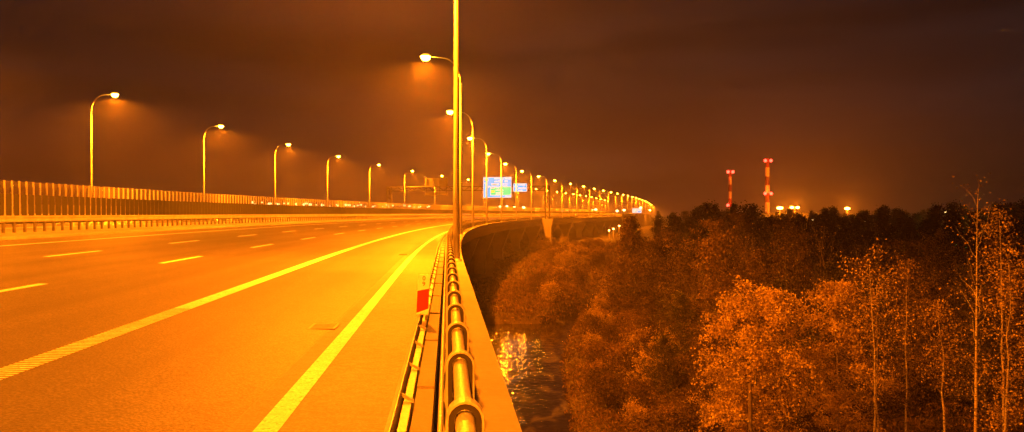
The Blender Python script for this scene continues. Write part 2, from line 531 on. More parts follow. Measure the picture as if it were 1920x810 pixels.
# ------------------------------------------------------------------ pipe railing with hoops
rail = empty('bridge_railing', P(0, .06, .1))
tag(rail, 'galvanised pipe handrail running under a row of steel hoops along the bridge ledge', 'railing')
HT = 1.0
b = MB(); b.tube([P(s, .062, HT - .075) for s in stations(-10, 420, .5)], .034, 14)
par(b.build('handrail', M['steel'], smooth=True), rail)
b = MB()
for z, l in ((.56, -.035), (.30, -.035)):
    b.tube([P(s, l, z) for s in stations(-10, 300, 1)], .014, 8)
par(b.build('lower_rail', M['steel'], smooth=True), rail)
def hoop_mesh(s, m, detail=True):
    al, rt = frame(s); c = P(s, .062)
    hw, th, wd = .066, .008, .038
    prof_o = []; prof_i = []
    n = 10 if detail else 4
    prof_o.append((-hw - .03, .1)); prof_i.append((-hw - .03 + th, .1))
    prof_o.append((-hw, HT - .25)); prof_i.append((-hw + th, HT - .25))
    for k in range(n + 1):
        a = math.pi - math.pi * k / n
        prof_o.append((math.cos(a) * hw, HT - hw + math.sin(a) * hw)); prof_i.append((math.cos(a) * (hw - th), HT - hw + math.sin(a) * (hw - th)))
    prof_o.append((hw, .1)); prof_i.append((hw - th, .1))
    vs = []
    for a in (-wd, wd):
        for pr in (prof_o, prof_i):
            for (l, z) in pr:
                vs.append((c[0] + rt[0] * l + al[0] * a, c[1] + rt[1] * l + al[1] * a, z + c[2]))
    q = len(prof_o); fs = []
    for k in range(q - 1):
        fs.append((k, k + 1, 2 * q + k + 1, 2 * q + k))                  # outer
        fs.append((q + k, 3 * q + k, 3 * q + k + 1, q + k + 1))          # inner
        fs.append((k, q + k, q + k + 1, k + 1))
        fs.append((2 * q + k, 2 * q + k + 1, 3 * q + k + 1, 3 * q + k))
    m.add(vs, fs)
    # web plate of the hoop, its shaded face painted dark, just inside the strap
    ro, ri = hw - th - .001, hw - .029
    wo = [(-ro - .028, .112), (-ro, HT - .25)] + [(math.cos(math.pi - math.pi * k / n) * ro, HT - hw + math.sin(math.pi * k / n) * ro) for k in range(n + 1)] + [(ro, HT - .2)]
    wi = [(-ri - .028, .112), (-ri, HT - .25)] + [(math.cos(math.pi - math.pi * k / n) * ri, HT - hw + math.sin(math.pi * k / n) * ri) for k in range(n + 1)] + [(ri, HT - .2)]
    vs = [(c[0] + rt[0] * l + al[0] * a, c[1] + rt[1] * l + al[1] * a, z + c[2]) for a in (-wd + .006, wd - .006) for pr in (wo, wi) for (l, z) in pr]
    q = len(wo); fs = []
    for k in range(q - 1):
        fs += [(k, q + k, q + k + 1, k + 1), (2 * q + k, 2 * q + k + 1, 3 * q + k + 1, 3 * q + k), (q + k, 3 * q + k, 3 * q + k + 1, q + k + 1)]
    m.add(vs, fs, 1)
    # foot plate
    m.obox((c[0], c[1]), al, rt, .09, .11, .1 + c[2], .112 + c[2])
for k in range(100):
    m = MB(); hoop_mesh(1.8 + k * 1.0, m); par(m.build('hoop_post', [M['steel'], M['web']]), rail)
m = MB()
for k in range(-8, 1): hoop_mesh(.8 + k, m, False)
for k in range(100, 400): hoop_mesh(1.8 + k, m, False)
o = par(m.build('hoop_posts_beyond', [M['steel'], M['web']]), rail); o['kind'] = 'stuff'

# ------------------------------------------------------------------ safety barrier at the road edge
gr = empty('guardrail', P(0, -.33, .1))
tag(gr, 'steel crash barrier on the right edge strip, hard against the pipe railing', 'guardrail')
def wprof(l, z, d=-1):
    return [(l, z), (l + d * .03, z - .03), (l + d * .03, z - .08), (l, z - .13), (l, z - .17), (l + d * .03, z - .22), (l + d * .03, z - .27), (l, z - .30),
            (l + .006, z - .30), (l + .006, z)]
b = MB(); sweep(b, wprof(-.285, .575), -10, 420, closed=True)
par(b.build('beam', M['steel']), gr)
b = MB(); sweep(b, rect(-.262, -.215, .44, .50), -10, 420, closed=True)
par(b.build('backing_rail', M['steel']), gr)
def spacer(s, m):
    al, rt = frame(s); c = P(s, -.25)
    g = c[2]
    a0 = P(s, -.285); a1 = P(s - .06, -.20)
    vs = [(a0[0] + al[0] * .0, a0[1], a0[2] + .55), (a0[0] + al[0] * .03, a0[1] + al[1] * .03, a0[2] + .55), (a1[0] + al[0] * .03, a1[1] + al[1] * .03, a1[2] + .52), (a1[0], a1[1], a1[2] + .52)]
    m.add(vs + [(v[0], v[1], v[2] - .02) for v in vs], [(0, 1, 2, 3), (7, 6, 5, 4), (0, 4, 5, 1), (1, 5, 6, 2), (2, 6, 7, 3), (3, 7, 4, 0)])
    c2 = P(s + .1, -.235)
    m.obox((c2[0], c2[1]), al, rt, .03, .02, .1 + c2[2], .44 + c2[2])
for k in range(100):
    m = MB(); spacer(1.9 + k, m); par(m.build('bracket', M['steel']), gr)
m = MB()
for k in range(-8, 0): spacer(1.9 + k, m)
for k in range(100, 300): spacer(1.9 + k, m)
o = par(m.build('brackets_beyond', M['steel']), gr); o['kind'] = 'stuff'
# cover panels between barrier and railing
cp = empty('cable_duct', P(0, -.15, .1))
tag(cp, 'low duct of stepped rectangular cover panels between crash barrier and pipe railing', 'cable duct')
for k in range(90):
    m = MB(); s = .4 + k
    sweep(m, rect(-.20, -.085, .30, .47 + .012 * (k % 2)), s + .012, s + .988, closed=True)
    par(m.build('cover_panel', M['concrete']), cp)
m = MB(); sweep(m, rect(-.185, -.10, .1, .30), -10, 300, closed=True); sweep(m, rect(-.20, -.085, .30, .475), 90.4, 300, closed=True)
par(m.build('duct_body', M['concrete_dark']), cp)
m = MB(); sweep(m, rect(-.175, -.11, .4795, .4842), 3.30, 3.42, closed=True); par(m.build('slot', M['dark']), cp)

# ------------------------------------------------------------------ marker board 09
def text_mesh(txt, size, name, mat_, parent=None, extrude=.001):
    cu = bpy.data.curves.new(name, 'FONT'); cu.body = txt; cu.size = size; cu.align_x = 'CENTER'; cu.align_y = 'CENTER'; cu.extrude = extrude
    o = bpy.data.objects.new(name + '_tmp', cu); C.objects.link(o)
    bpy.context.view_layer.update()
    me = bpy.data.meshes.new_from_object(o)
    bpy.data.objects.remove(o)
    me.name = name; me.materials.clear(); me.materials.append(mat_)
    q = bpy.data.objects.new(name, me); C.objects.link(q); q.parent = parent
    return q
pb = P(8.6, -.285, 0)
mk = empty('marker_board', (pb[0], pb[1], .2), 0)
mk.rotation_euler = (0, R(3), R(4))
tag(mk, 'white and red marker board with digits 0 and 9 clamped to the crash barrier', 'marker board')
W, B0, B1 = .062, .37, .80
b = MB()
def slab(m, pts, y0, y1):
    n = len(pts); m.add([(p[0], y0, p[1]) for p in pts] + [(p[0], y1, p[1]) for p in pts],
        [tuple(range(n)), tuple(range(2 * n - 1, n - 1, -1))] + [(k, n + k, n + (k + 1) % n, (k + 1) % n) for k in range(n)])
slab(b, [(-W, .62), (W, .65), (W, B1), (-W, B1 - .01)], -.006, .004); o = b.build('upper_panel', M['white_paint'], mk)
b = MB(); slab(b, [(-W, .385), (W, .435), (W, .65), (-W, .62)], -.0062, .0042); b.build('red_stripe', M['red_paint'], mk)
b = MB(); slab(b, [(-W, .37), (W, .37), (W, .435), (-W, .385)], -.006, .004); b.build('lower_panel', M['white_paint'], mk)
for ch, z in (('0', .755), ('9', .695)):
    t = text_mesh(ch, .066, 'digit', M['black'], mk); t.location = (0, -.0085, z); t.rotation_euler = (R(90), 0, 0)
b = MB(); b.box(.03, .055, .006, .03, .0, .72); b.build('bracket_post', M['steel_dull'], mk)

# ------------------------------------------------------------------ lamp posts
def lamp_post(side, name='street_lamp'):
    """arm reaches along +x (local)"""
    H = 12.65
    root = empty(name)
    b = MB()
    b.tube([(0, 0, 0), (0, 0, 2.4), (0, 0, H - 2.0)], [.115, .10, .062], 14)
    b.build('pole', M['pole'], root, smooth=True)
    b = MB()
    pts = [(0, 0, H - 2.0)]
    for k in range(1, 9):
        a = k / 8 * math.pi / 2 * .93
        pts.append((1.3 * (1 - math.cos(a)), 0, H - 2.0 + 1.75 * math.sin(a)))
    pts.append((1.97, 0, H - .18))
    b.tube(pts, [.062 - .0022 * i for i in range(len(pts))], 10)
    b.build('arm', M['pole'], root, smooth=True)
    b = MB()
    b.add([(1.92, -.07, H - .2), (1.92, .07, H - .2), (1.92, .06, H - .08), (1.92, -.06, H - .08),
           (2.22, -.17, H - .17), (2.22, .17, H - .17), (2.22, .13, H + .04), (2.22, -.13, H + .04),
           (2.69, -.15, H - .10), (2.69, .15, H - .10), (2.67, .1, H + .03), (2.67, -.1, H + .03)],
          [(0, 3, 2, 1), (0, 1, 5, 4), (1, 2, 6, 5), (2, 3, 7, 6), (3, 0, 4, 7), (4, 5, 9, 8), (5, 6, 10, 9), (6, 7, 11, 10), (7, 4, 8, 11), (8, 9, 10, 11)])
    hd = b.build('lamp_head', M['steel_dull'], root)
    bm = bmesh.new(); bmesh.ops.create_uvsphere(bm, u_segments=14, v_segments=9, radius=1)
    for v in bm.verts:
        v.co.x *= .36; v.co.y *= .30; v.co.z *= .34 if v.co.z < 0 else .03
        v.co.x += 2.44; v.co.z += H - .15
    me = bpy.data.meshes.new('lens'); bm.to_mesh(me); bm.free(); me.materials.append(M['lens'])
    ln = bpy.data.objects.new('lens', me); C.objects.link(ln); ln.parent = hd
    b = MB()
    b.obox((0, 0), (1, 0), (0, 1), .2, .2, 0, .02)
    b.tube([(0, 0, .02), (0, 0, .09)], [.17, .125], 14)
    for sx in (-1, 1):
        for sy in (-1, 1): b.tube([(sx * .16, sy * .16, .02), (sx * .16, sy * .16, .06)], .016, 6)
    b.build('base_plate', M['pole'], root)
    l = bpy.data.lights.new('sodium_light', 'SPOT'); l.energy = LAMP_W; l.color = SODIUM
    l.spot_size = R(164); l.spot_blend = .3; l.shadow_soft_size = .12
    lo = bpy.data.objects.new('sodium_light', l); C.objects.link(lo); lo.parent = hd
    lo.location = (2.44, 0, H - .50); lo.rotation_euler = (0, R(-3), 0)
    return root
proto = lamp_post(1)
first = True
right_st = [-74.0, -41.0, -10.0] + [26.0 + 30 * k for k in range(0, 20)] + [26 + 30 * 19 + 32, 26 + 30 * 19 + 64, 26 + 30 * 19 + 96, 26 + 30 * 19 + 128, 26 + 30 * 19 + 160]
ordn = ['first', 'second', 'third', 'fourth', 'fifth', 'sixth', 'seventh', 'eighth', 'ninth', 'tenth', 'eleventh', 'twelfth', 'thirteenth', 'fourteenth', 'fifteenth',
        'sixteenth', 'seventeenth', 'eighteenth', 'nineteenth', 'twentieth', 'twenty-first', 'twenty-second', 'twenty-third', 'twenty-fourth', 'twenty-fifth', 'twenty-sixth', 'twenty-seventh', 'twenty-eighth']
vis = 0
for s in right_st:
    o = proto if first else copy_tree(proto); first = False
    o.location = P(s, .30, .10)
    o.rotation_euler = (0, 0, math.pi - heading(s))
    if s < 0: lab = 'sodium street lamp on the bridge ledge behind the viewpoint'
    else:
        vis += 1
        lab = 'nearest and tallest street lamp post on the bridge ledge, its head above the frame' if vis == 1 else '%s lit street lamp along the right bridge ledge, counted away from the tall near pole' % ordn[vis - 1]
    tag(o, lab, 'street lamp', 'street lamps along the right bridge ledge')
vis = 0
for k in range(-3, 23):
    s = 83.0 + 28.6 * k
    if k == -3: s = -8
    o = copy_tree(proto)
    o.location = P(s, {0: -38.95, 1: -39.3, 2: -39.7}.get(k, -39.9), .10)
    o.rotation_euler = (0, 0, -heading(s))
    if s < 80: lab = 'curved-arm street lamp beside the noise wall, left of the picture'
    else:
        vis += 1
        lab = '%s lit street lamp behind the glass noise wall, counted from the left' % ordn[vis - 1]
    tag(o, lab, 'street lamp', 'street lamps behind the noise wall')

# ------------------------------------------------------------------ median barrier and anti-glare screen
md = empty('median_guardrail', P(60, -19.5, .1))
tag(md, 'bright steel crash barrier on closely spaced posts along the median strip', 'guardrail')
b = MB(); sweep(b, wprof(-19.4, .87, 1), -20, 700, closed=True); par(b.build('beam', M['steel']), md)
b = MB(); sweep(b, rect(-19.58, -19.46, .80, .86), -20, 700, closed=True); par(b.build('top_rail', M['steel']), md)
def mpost(s, m):
    al, rt = frame(s); c = P(s, -19.52)
    m.obox((c[0], c[1]), al, rt, .06, .05, .1 + c[2], .80 + c[2])
for k in range(100):
    m = MB(); mpost(28 + k * .85, m); par(m.build('post', M['steel_dull']), md)
m = MB()
for k in range(60): mpost(28 - 51 + k * .85, m)
for k in range(100, 500): mpost(28 + k * .85, m)
o = par(m.build('posts_beyond', M['steel_dull']), md); o['kind'] = 'stuff'
b = MB(); sweep(b, rect(-22.4, -22.1, .5, .84), -20, 700, closed=True)
bo = b.build('far_guardrail', M['steel']); bo.name = 'guardrail'
tag(bo, 'second steel barrier on the far side of the median, behind the anti-glare slats', 'guardrail')
ag = empty('antiglare_screen', P(60, -19.9, .1))
tag(ag, 'long screen of dark upright anti-glare slats standing behind the median barrier', 'anti-glare screen')
def slat(s, m):
    al, rt = frame(s); c = P(s, -19.95)
    j = (math.sin(s * 12.9898) * 43758.5453) % 1 - .5; j2 = (math.sin(s * 78.233) * 12543.1) % 1 - .5
    al = (al[0] + rt[0] * j * .16, al[1] + rt[1] * j * .16); rt = (al[1], -al[0])
    m.obox((c[0], c[1]), al, rt, .02, .115, .55 + c[2], 1.83 + j2 * .02 + c[2])
for k in range(100):
    m = MB(); slat(34 + k * .62, m); par(m.build('slat', M['slat']), ag)
m = MB()
for k in range(80): slat(34 - 49.6 + k * .62, m)
for k in range(100, 900): slat(34 + k * .62, m)
o = par(m.build('slats_beyond', M['slat']), ag); o['kind'] = 'stuff'
b = MB(); sweep(b, rect(-19.98, -19.92, .48, .55), -16, 600, closed=True); par(b.build('bottom_rail', M['slat']), ag)

# ------------------------------------------------------------------ noise wall
nw = empty('noise_barrier', P(100, -40, .1))
tag(nw, 'transparent noise wall with bright upright posts along the far left road edge', 'noise barrier')
b = MB(); sweep(b, rect(-38.32, -38.28, 1.1, 3.05), 20, 760, closed=True); par(b.build('glass_panel', M['glass']), nw)
b = MB(); sweep(b, rect(-38.38, -38.23, .0, 1.1), 20, 760, closed=True); par(b.build('base_panel', M['concrete_dark']), nw)
def npost(s, m):
    al, rt = frame(s); c = P(s, -38.18)
    j = (math.sin(s * 12.9898) * 43758.5453) % 1 - .5
    m.obox((c[0], c[1]), al, rt, .05 + j * .012, .07, .004 + c[2], 3.12 + j * .05 + c[2])
for k in range(100):
    m = MB(); npost(62 + k, m); par(m.build('post', M['pole']), nw)
m = MB()
for k in range(20, 62): npost(k, m)
for k in range(162, 760): npost(k, m)
o = par(m.build('posts_beyond', M['pole']), nw); o['kind'] = 'stuff'

# ------------------------------------------------------------------ sign gantry
gs = 226.0
al, rt = frame(gs)
gan = empty('sign_gantry', P(gs, 0, .1), -heading(gs))
tag(gan, 'steel lattice sign gantry spanning both carriageways from a flared concrete pier', 'gantry')
base = P(gs, 0, 0)
# local frame: x = right, y = along, z up from base z=.1
def truss(m, x0, x1, z0, z1, y0, y1, step, axis='x'):
    r = .09
    if axis == 'x':
        for yy in (y0, y1):
            for zz in (z0, z1): m.tube([(x0, yy, zz), (x1, yy, zz)], r, 6)
        n = int((x1 - x0) / step); d = (x1 - x0) / n
        for i in range(n):
            a = x0 + i * d
            for yy in (y0, y1):
                m.tube([(a, yy, z0), (a + d, yy, z1)] if i % 2 else [(a, yy, z1), (a + d, yy, z0)], .05, 5)
            m.tube([(a, y0, z1), (a, y1, z1)], .05, 5)
            m.tube([(a, y0, z0), (a, y1, z0)], .05, 5)
    else:
        for yy in (y0, y1):
            for xx in (x0, x1): m.tube([(xx, yy, z0), (xx, yy, z1)], .13, 6)
        n = int((z1 - z0) / step); d = (z1 - z0) / n
        for i in range(n):
            a = z0 + i * d
            for yy in (y0, y1):
                m.tube([(x0, yy, a), (x1, yy, a + d)] if i % 2 else [(x1, yy, a), (x0, yy, a + d)], .05, 5)
b = MB(); truss(b, 1.3, 2.5, 0, 9.3, -.4, .4, 1.2, 'z'); b.build('column', M['steel_dull'], gan)
b = MB(); truss(b, -45.1, -43.9, 0, 9.3, -.4, .4, 1.2, 'z'); b.build('column', M['steel_dull'], gan)
b = MB(); truss(b, -45.1, 2.5, 8.05, 9.25, -.4, .4, 1.5); b.build('truss_beam', M['steel_dull'], gan)
# flared pier for the gantry
m = MB(); c = P(gs, 1.9)
prof = [(1.25, -13), (1.25, -2.6), (1.68, -.35), (1.68, .1), (-1.3, .1), (-1.68, -.35), (-1.25, -2.6), (-1.25, -13)]
prof = [(1.25, -13), (1.25, -2.6), (1.7, -.1), (1.7, .1), (-1.7, .1), (-1.7, -.1), (-1.25, -2.6), (-1.25, -13)]
vs = []
for a in (-.9, .9):
    for (l, z) in prof: vs.append((c[0] + rt[0] * l + al[0] * a, c[1] + rt[1] * l + al[1] * a, z))
n = len(prof)
m.add(vs, [tuple(range(n)), tuple(range(2 * n - 1, n - 1, -1))] + [(k, n + k, n + (k + 1) % n, (k + 1) % n) for k in range(n)])
o = m.build('pier', M['kerb'], gan)
o.location = (0, 0, 0)
o.matrix_parent_inverse = gan.matrix_basis.inverted() if False else o.matrix_parent_inverse
import mathutils
o.matrix_basis = (mathutils.Matrix.Translation(gan.location) @ mathutils.Matrix.Rotation(-heading(gs), 4, 'Z')).inverted()

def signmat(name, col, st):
    return mat(name, (col[0] * .12, col[1] * .12, col[2] * .12), .5, emit=(col, st), spec=.1)  # boards glow in their own colour, in place of light thrown on them
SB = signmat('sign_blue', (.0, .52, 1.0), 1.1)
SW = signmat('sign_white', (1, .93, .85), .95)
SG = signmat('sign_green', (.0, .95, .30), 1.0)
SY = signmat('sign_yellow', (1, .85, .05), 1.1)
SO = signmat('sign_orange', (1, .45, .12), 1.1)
M['sign_back'] = mat('sign_back', (.35, .34, .33), .5, .3, noise=(1, .15))
random.seed(4)
def board(root, x0, x1, z0, z1, items, y=-.75):
    """items: (kind, u0, u1, v0, v1) in crop units already 0..1, v measured from the top"""
    b = MB(); b.box(x0, x1, y, y + .12, z0, z1); b.build('back_panel', M['sign_back'], root)
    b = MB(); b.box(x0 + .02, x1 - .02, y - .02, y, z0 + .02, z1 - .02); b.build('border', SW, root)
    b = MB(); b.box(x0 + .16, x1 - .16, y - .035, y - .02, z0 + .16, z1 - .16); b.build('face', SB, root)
    Wd, Ht = x1 - x0, z1 - z0
    lay = {'G': (SG, .05), 'W': (SW, .065), 'Y': (SY, .065), 'O': (SO, .08), 'B': (SB, .075), 'T': (SW, .07), 'K': (SO, .07)}
    acc = {}
    for it in items:
        k, u0, u1, v0, v1 = it
        if k not in acc: acc[k] = MB()
        a0, a1 = x0 + u0 * Wd, x0 + u1 * Wd; c1, c0 = z1 - v0 * Ht, z1 - v1 * Ht
        d = lay[k][1]
        if k == 'T':                                  # a word too far away to read: a run of letter-like strokes
            p = a0
            while p < a1 - .05:
                wl = random.choice((.16, .2, .24, .12)); hh = random.choice((1, .8, .8, 1))
                acc[k].box(p, min(p + wl, a1), y - d, y - .035, c0, c0 + (c1 - c0) * hh); p += wl + .05
            acc[k].build('lettering', SW, root); del acc[k]
        else:
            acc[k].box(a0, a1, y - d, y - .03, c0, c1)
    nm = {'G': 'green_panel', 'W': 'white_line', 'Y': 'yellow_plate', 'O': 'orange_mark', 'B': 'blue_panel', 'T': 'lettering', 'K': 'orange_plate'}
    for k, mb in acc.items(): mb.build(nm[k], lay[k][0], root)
def cu(x0, x1, y0, y1): return ((x0 - 65) / 925, (x1 - 65) / 925, (y0 - 70) / 700, (y1 - 70) / 700)
big = empty('direction_sign', P(gs, 0, .1), -heading(gs))
tag(big, 'large blue motorway direction board with a green panel and branching white arrow', 'road sign')
items = [('W',) + cu(140, 190, 250, 735), ('W',) + cu(110, 225, 110, 150), ('W',) + cu(190, 230, 150, 210), ('O',) + cu(105, 130, 140, 180), ('O',) + cu(180, 212, 140, 190), ('Y',) + cu(138, 172, 150, 200),
         ('W',) + cu(115, 215, 260, 285), ('W',) + cu(190, 240, 405, 440), ('W',) + cu(230, 300, 372, 410),
         ('T',) + cu(430, 760, 92, 150), ('W',) + cu(780, 968, 95, 148), ('T',) + cu(430, 700, 192, 246), ('W',) + cu(770, 865, 185, 245),
         ('W',) + cu(335, 585, 288, 352), ('O',) + cu(370, 500, 308, 335), ('T',) + cu(640, 860, 285, 325), ('T',) + cu(640, 850, 345, 390),
         ('W',) + cu(300, 985, 392, 690), ('G',) + cu(318, 972, 408, 674)]
items2 = [('W',) + cu(330, 440, 412, 462), ('O',) + cu(350, 425, 425, 450), ('Y',) + cu(320, 435, 520, 592), ('T',) + cu(480, 600, 410, 452), ('T',) + cu(480, 730, 488, 532), ('T',) + cu(480, 730, 572, 625), ('T',) + cu(480, 700, 640, 680), ('T',) + cu(790, 975, 702, 750)]
def lat_at(px):
    c0 = P(gs, 0)
    # lateral position on the gantry line whose picture column is px
    h = heading(gs); k_ = (px - 960) / 1500
    return (k_ * c0[1] - c0[0]) / (math.cos(h) + k_ * math.sin(h))
def zat(y_): return (400 - y_) * P(gs, -12)[1] / 1500 + CAMZ
sx0, sx1, sz0, sz1 = lat_at(907), lat_at(960), zat(371) - .1, zat(332) - .1
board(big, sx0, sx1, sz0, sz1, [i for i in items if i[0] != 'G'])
# green panel sits above its white frame
b = MB(); Wd, Ht = sx1 - sx0, sz1 - sz0
u0, u1, v0, v1 = cu(318, 972, 408, 674)
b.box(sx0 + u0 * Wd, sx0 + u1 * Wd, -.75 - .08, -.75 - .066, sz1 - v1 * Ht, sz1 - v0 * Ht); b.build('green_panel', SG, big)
acc = {'W': MB(), 'O': MB(), 'Y': MB(), 'T': MB()}
for it in items2:
    k, u0, u1, v0, v1 = it; a0, a1 = sx0 + u0 * Wd, sx0 + u1 * Wd; c1, c0 = sz1 - v0 * Ht, sz1 - v1 * Ht
    if k == 'T':
        p = a0
        while p < a1 - .05:
            wl = random.choice((.16, .2, .24, .12)); hh = random.choice((1, .8, .8, 1)); acc[k].box(p, min(p + wl, a1), -.85, -.825, c0, c0 + (c1 - c0) * hh); p += wl + .05
        acc['T'].build('lettering', SW, big); acc['T'] = MB()
    else:
        d = .86 if k == 'O' else .845
        acc[k].box(a0, a1, -d, -.825, c0, c1)
for k, nm, mm in (('W', 'white_plate', SW), ('O', 'orange_plate', SO), ('Y', 'yellow_plate', SY), )[:3]: acc[k].build(nm, mm, big)
def cs(x0, x1, y0, y1): return ((x0 - 70) / 920, (x1 - 70) / 920, (y0 - 135) / 535, (y1 - 135) / 535)
sm = empty('direction_sign', P(gs, 0, .1), -heading(gs))
tag(sm, 'small blue and white direction board hung right of the large blue board', 'road sign')
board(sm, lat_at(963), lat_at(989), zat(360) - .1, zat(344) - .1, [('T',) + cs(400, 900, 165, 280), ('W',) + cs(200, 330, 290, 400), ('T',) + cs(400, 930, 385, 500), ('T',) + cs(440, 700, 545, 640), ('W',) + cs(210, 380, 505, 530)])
# backs of the boards for the other carriageway
bk = empty('direction_sign', P(gs, 0, .1), -heading(gs))
tag(bk, 'unlit back of a direction board over the far carriageway, seen from behind', 'road sign')
bx0, bx1 = lat_at(796), lat_at(839)
b = MB(); b.box(bx0, bx1, .5, .62, 9.1, 11.75); b.build('back_panel', M['sign_back'], bk)
b = MB(); b.box(bx0, bx1, .5, .62, 6.7, 7.6); b.build('lower_panel', M['sign_back'], bk)
for q_ in range(4):
    b = MB(); xx = bx0 + .4 + q_ * (bx1 - bx0 - .9) / 3; b.box(xx, xx + .12, .42, .5, 6.7, 11.75); b.build('stiffener', M['steel_dull'], bk)
# far lit board
q = P(560, -1, 0)
fs_ = empty('direction_sign', (q[0], q[1], 0), -heading(560))
tag(fs_, 'small white lit board far off at the end of the lamp row', 'road sign')
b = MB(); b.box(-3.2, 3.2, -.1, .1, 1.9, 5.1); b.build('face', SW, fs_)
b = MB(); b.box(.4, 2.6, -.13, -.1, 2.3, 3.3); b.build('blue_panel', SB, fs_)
b = MB(); b.tube([(-2.4, .2, -1), (-2.4, .2, 5)], .1, 6); b.tube([(2.4, .2, -1), (2.4, .2, 5)], .1, 6); b.build('post', M['steel_dull'], fs_)
# retaining wall at the far bridge end
b = MB(); sweep(b, rect(.56, .9, -12, 1.7), 440, 690, closed=True)
for k in range(440, 690, 5):
    al_, rt_ = frame(k); c = P(k, 1.0); b.obox((c[0], c[1]), al_, rt_, .2, .12, -12, 1.8 + grade(k))
tag(b.build('retaining_wall', M['concrete']), 'ribbed retaining wall at the far end of the curved bridge', 'wall')

# ------------------------------------------------------------------ terrain and stream
WZ = -10.3
RIV = [(-1.5, -40), (.2, 0), (.9, 25), (1.34, 44.8), (1.4, 52.7), (1.8, 61.8), (2.6, 71.7), (4.1, 81.5), (6.9, 89.6), (11.5, 99), (17, 108), (26, 118), (40, 126)]
RIV = np.array(RIV)
def river_dist(xx, yy):
    d = np.full(xx.shape, 1e9)
    for a, b_ in zip(RIV[:-1], RIV[1:]):
        ab = b_ - a; t = np.clip(((xx - a[0]) * ab[0] + (yy - a[1]) * ab[1]) / (ab @ ab), 0, 1)
        d = np.minimum(d, np.hypot(xx - a[0] - t * ab[0], yy - a[1] - t * ab[1]))
    return d
rng = np.random.default_rng(7)
_wv = [(rng.uniform(.01, .3), rng.uniform(0, 6.28), rng.uniform(0, 6.28)) for _ in range(14)]
def bumps(xx, yy):
    z = 0
    for f, a, p in _wv: z = z + np.sin((xx * math.cos(a) + yy * math.sin(a)) * f * 2 + p) * .05 / (f + .12)
    return z * .35
def ground(xx, yy):
    xx = np.asarray(xx, float); yy = np.asarray(yy, float)
    z = -9.4 + bumps(xx, yy) * .8
    z = z + 1.4 * np.clip((yy - 95) / 130, 0, 1) * np.clip((xx + 25) / 30, 0, 1)
    d = river_dist(xx, yy)
    inner = np.interp(yy, RIV[:, 1], RIV[:, 0])
    under = (yy < 90) & (xx < inner) & (xx > -16)
    d2 = np.maximum(np.maximum(-14.0 - xx, yy - 86.0), 0) + 1.9
    d = np.where((xx < inner) & (yy < 92), np.minimum(d, d2), d)
    k = np.clip((d - 1.5) / 1.7, 0, 1); k = k * k * (3 - 2 * k)
    return z * k + (WZ - .7) * (1 - k)
gx = np.concatenate([np.linspace(-2400, -200, 14), np.linspace(-180, -30, 20), np.linspace(-28, 60, 177), np.linspace(64, 260, 45), np.linspace(280, 2400, 16)])
gy = np.concatenate([np.linspace(-900, -100, 6), np.linspace(-80, 0, 12), np.linspace(2, 150, 186), np.linspace(154, 400, 50), np.linspace(420, 2400, 26)])
GX, GY = np.meshgrid(gx, gy); GZ = ground(GX, GY)
V = np.stack([GX.ravel(), GY.ravel(), GZ.ravel()], 1)
nx, ny = len(gx), len(gy)
idx = np.arange(nx * ny).reshape(ny, nx)
Q = np.stack([idx[:-1, :-1].ravel(), idx[:-1, 1:].ravel(), idx[1:, 1:].ravel(), idx[1:, :-1].ravel()], 1)
g = np_mesh('ground', V, Q, M['soil']); tag(g, kind='structure')
b = MB(); vs = []
for i, p in enumerate(RIV):
    a = RIV[max(i - 1, 0)]; c = RIV[min(i + 1, len(RIV) - 1)]; d = (c - a) / np.linalg.norm(c - a); nrm = np.array([d[1], -d[0]])
    for k in (-3.6, 3.6): q = p + nrm * k; vs.append((q[0], q[1], WZ))
b.add(vs, [(2 * i, 2 * i + 1, 2 * i + 3, 2 * i + 2) for i in range(len(RIV) - 1)])
tag(b.build('water', M['water']), kind='structure')
b = MB(); vs = []
for yy in list(range(-40, 92, 4)): vs += [(-17.5, yy, WZ - .004), (float(np.interp(yy, RIV[:, 1], RIV[:, 0])), yy, WZ - .004)]
b.add(vs, [(2 * i, 2 * i + 1, 2 * i + 3, 2 * i + 2) for i in range(len(vs) // 2 - 1)])
tag(b.build('water', M['water']), kind='structure')

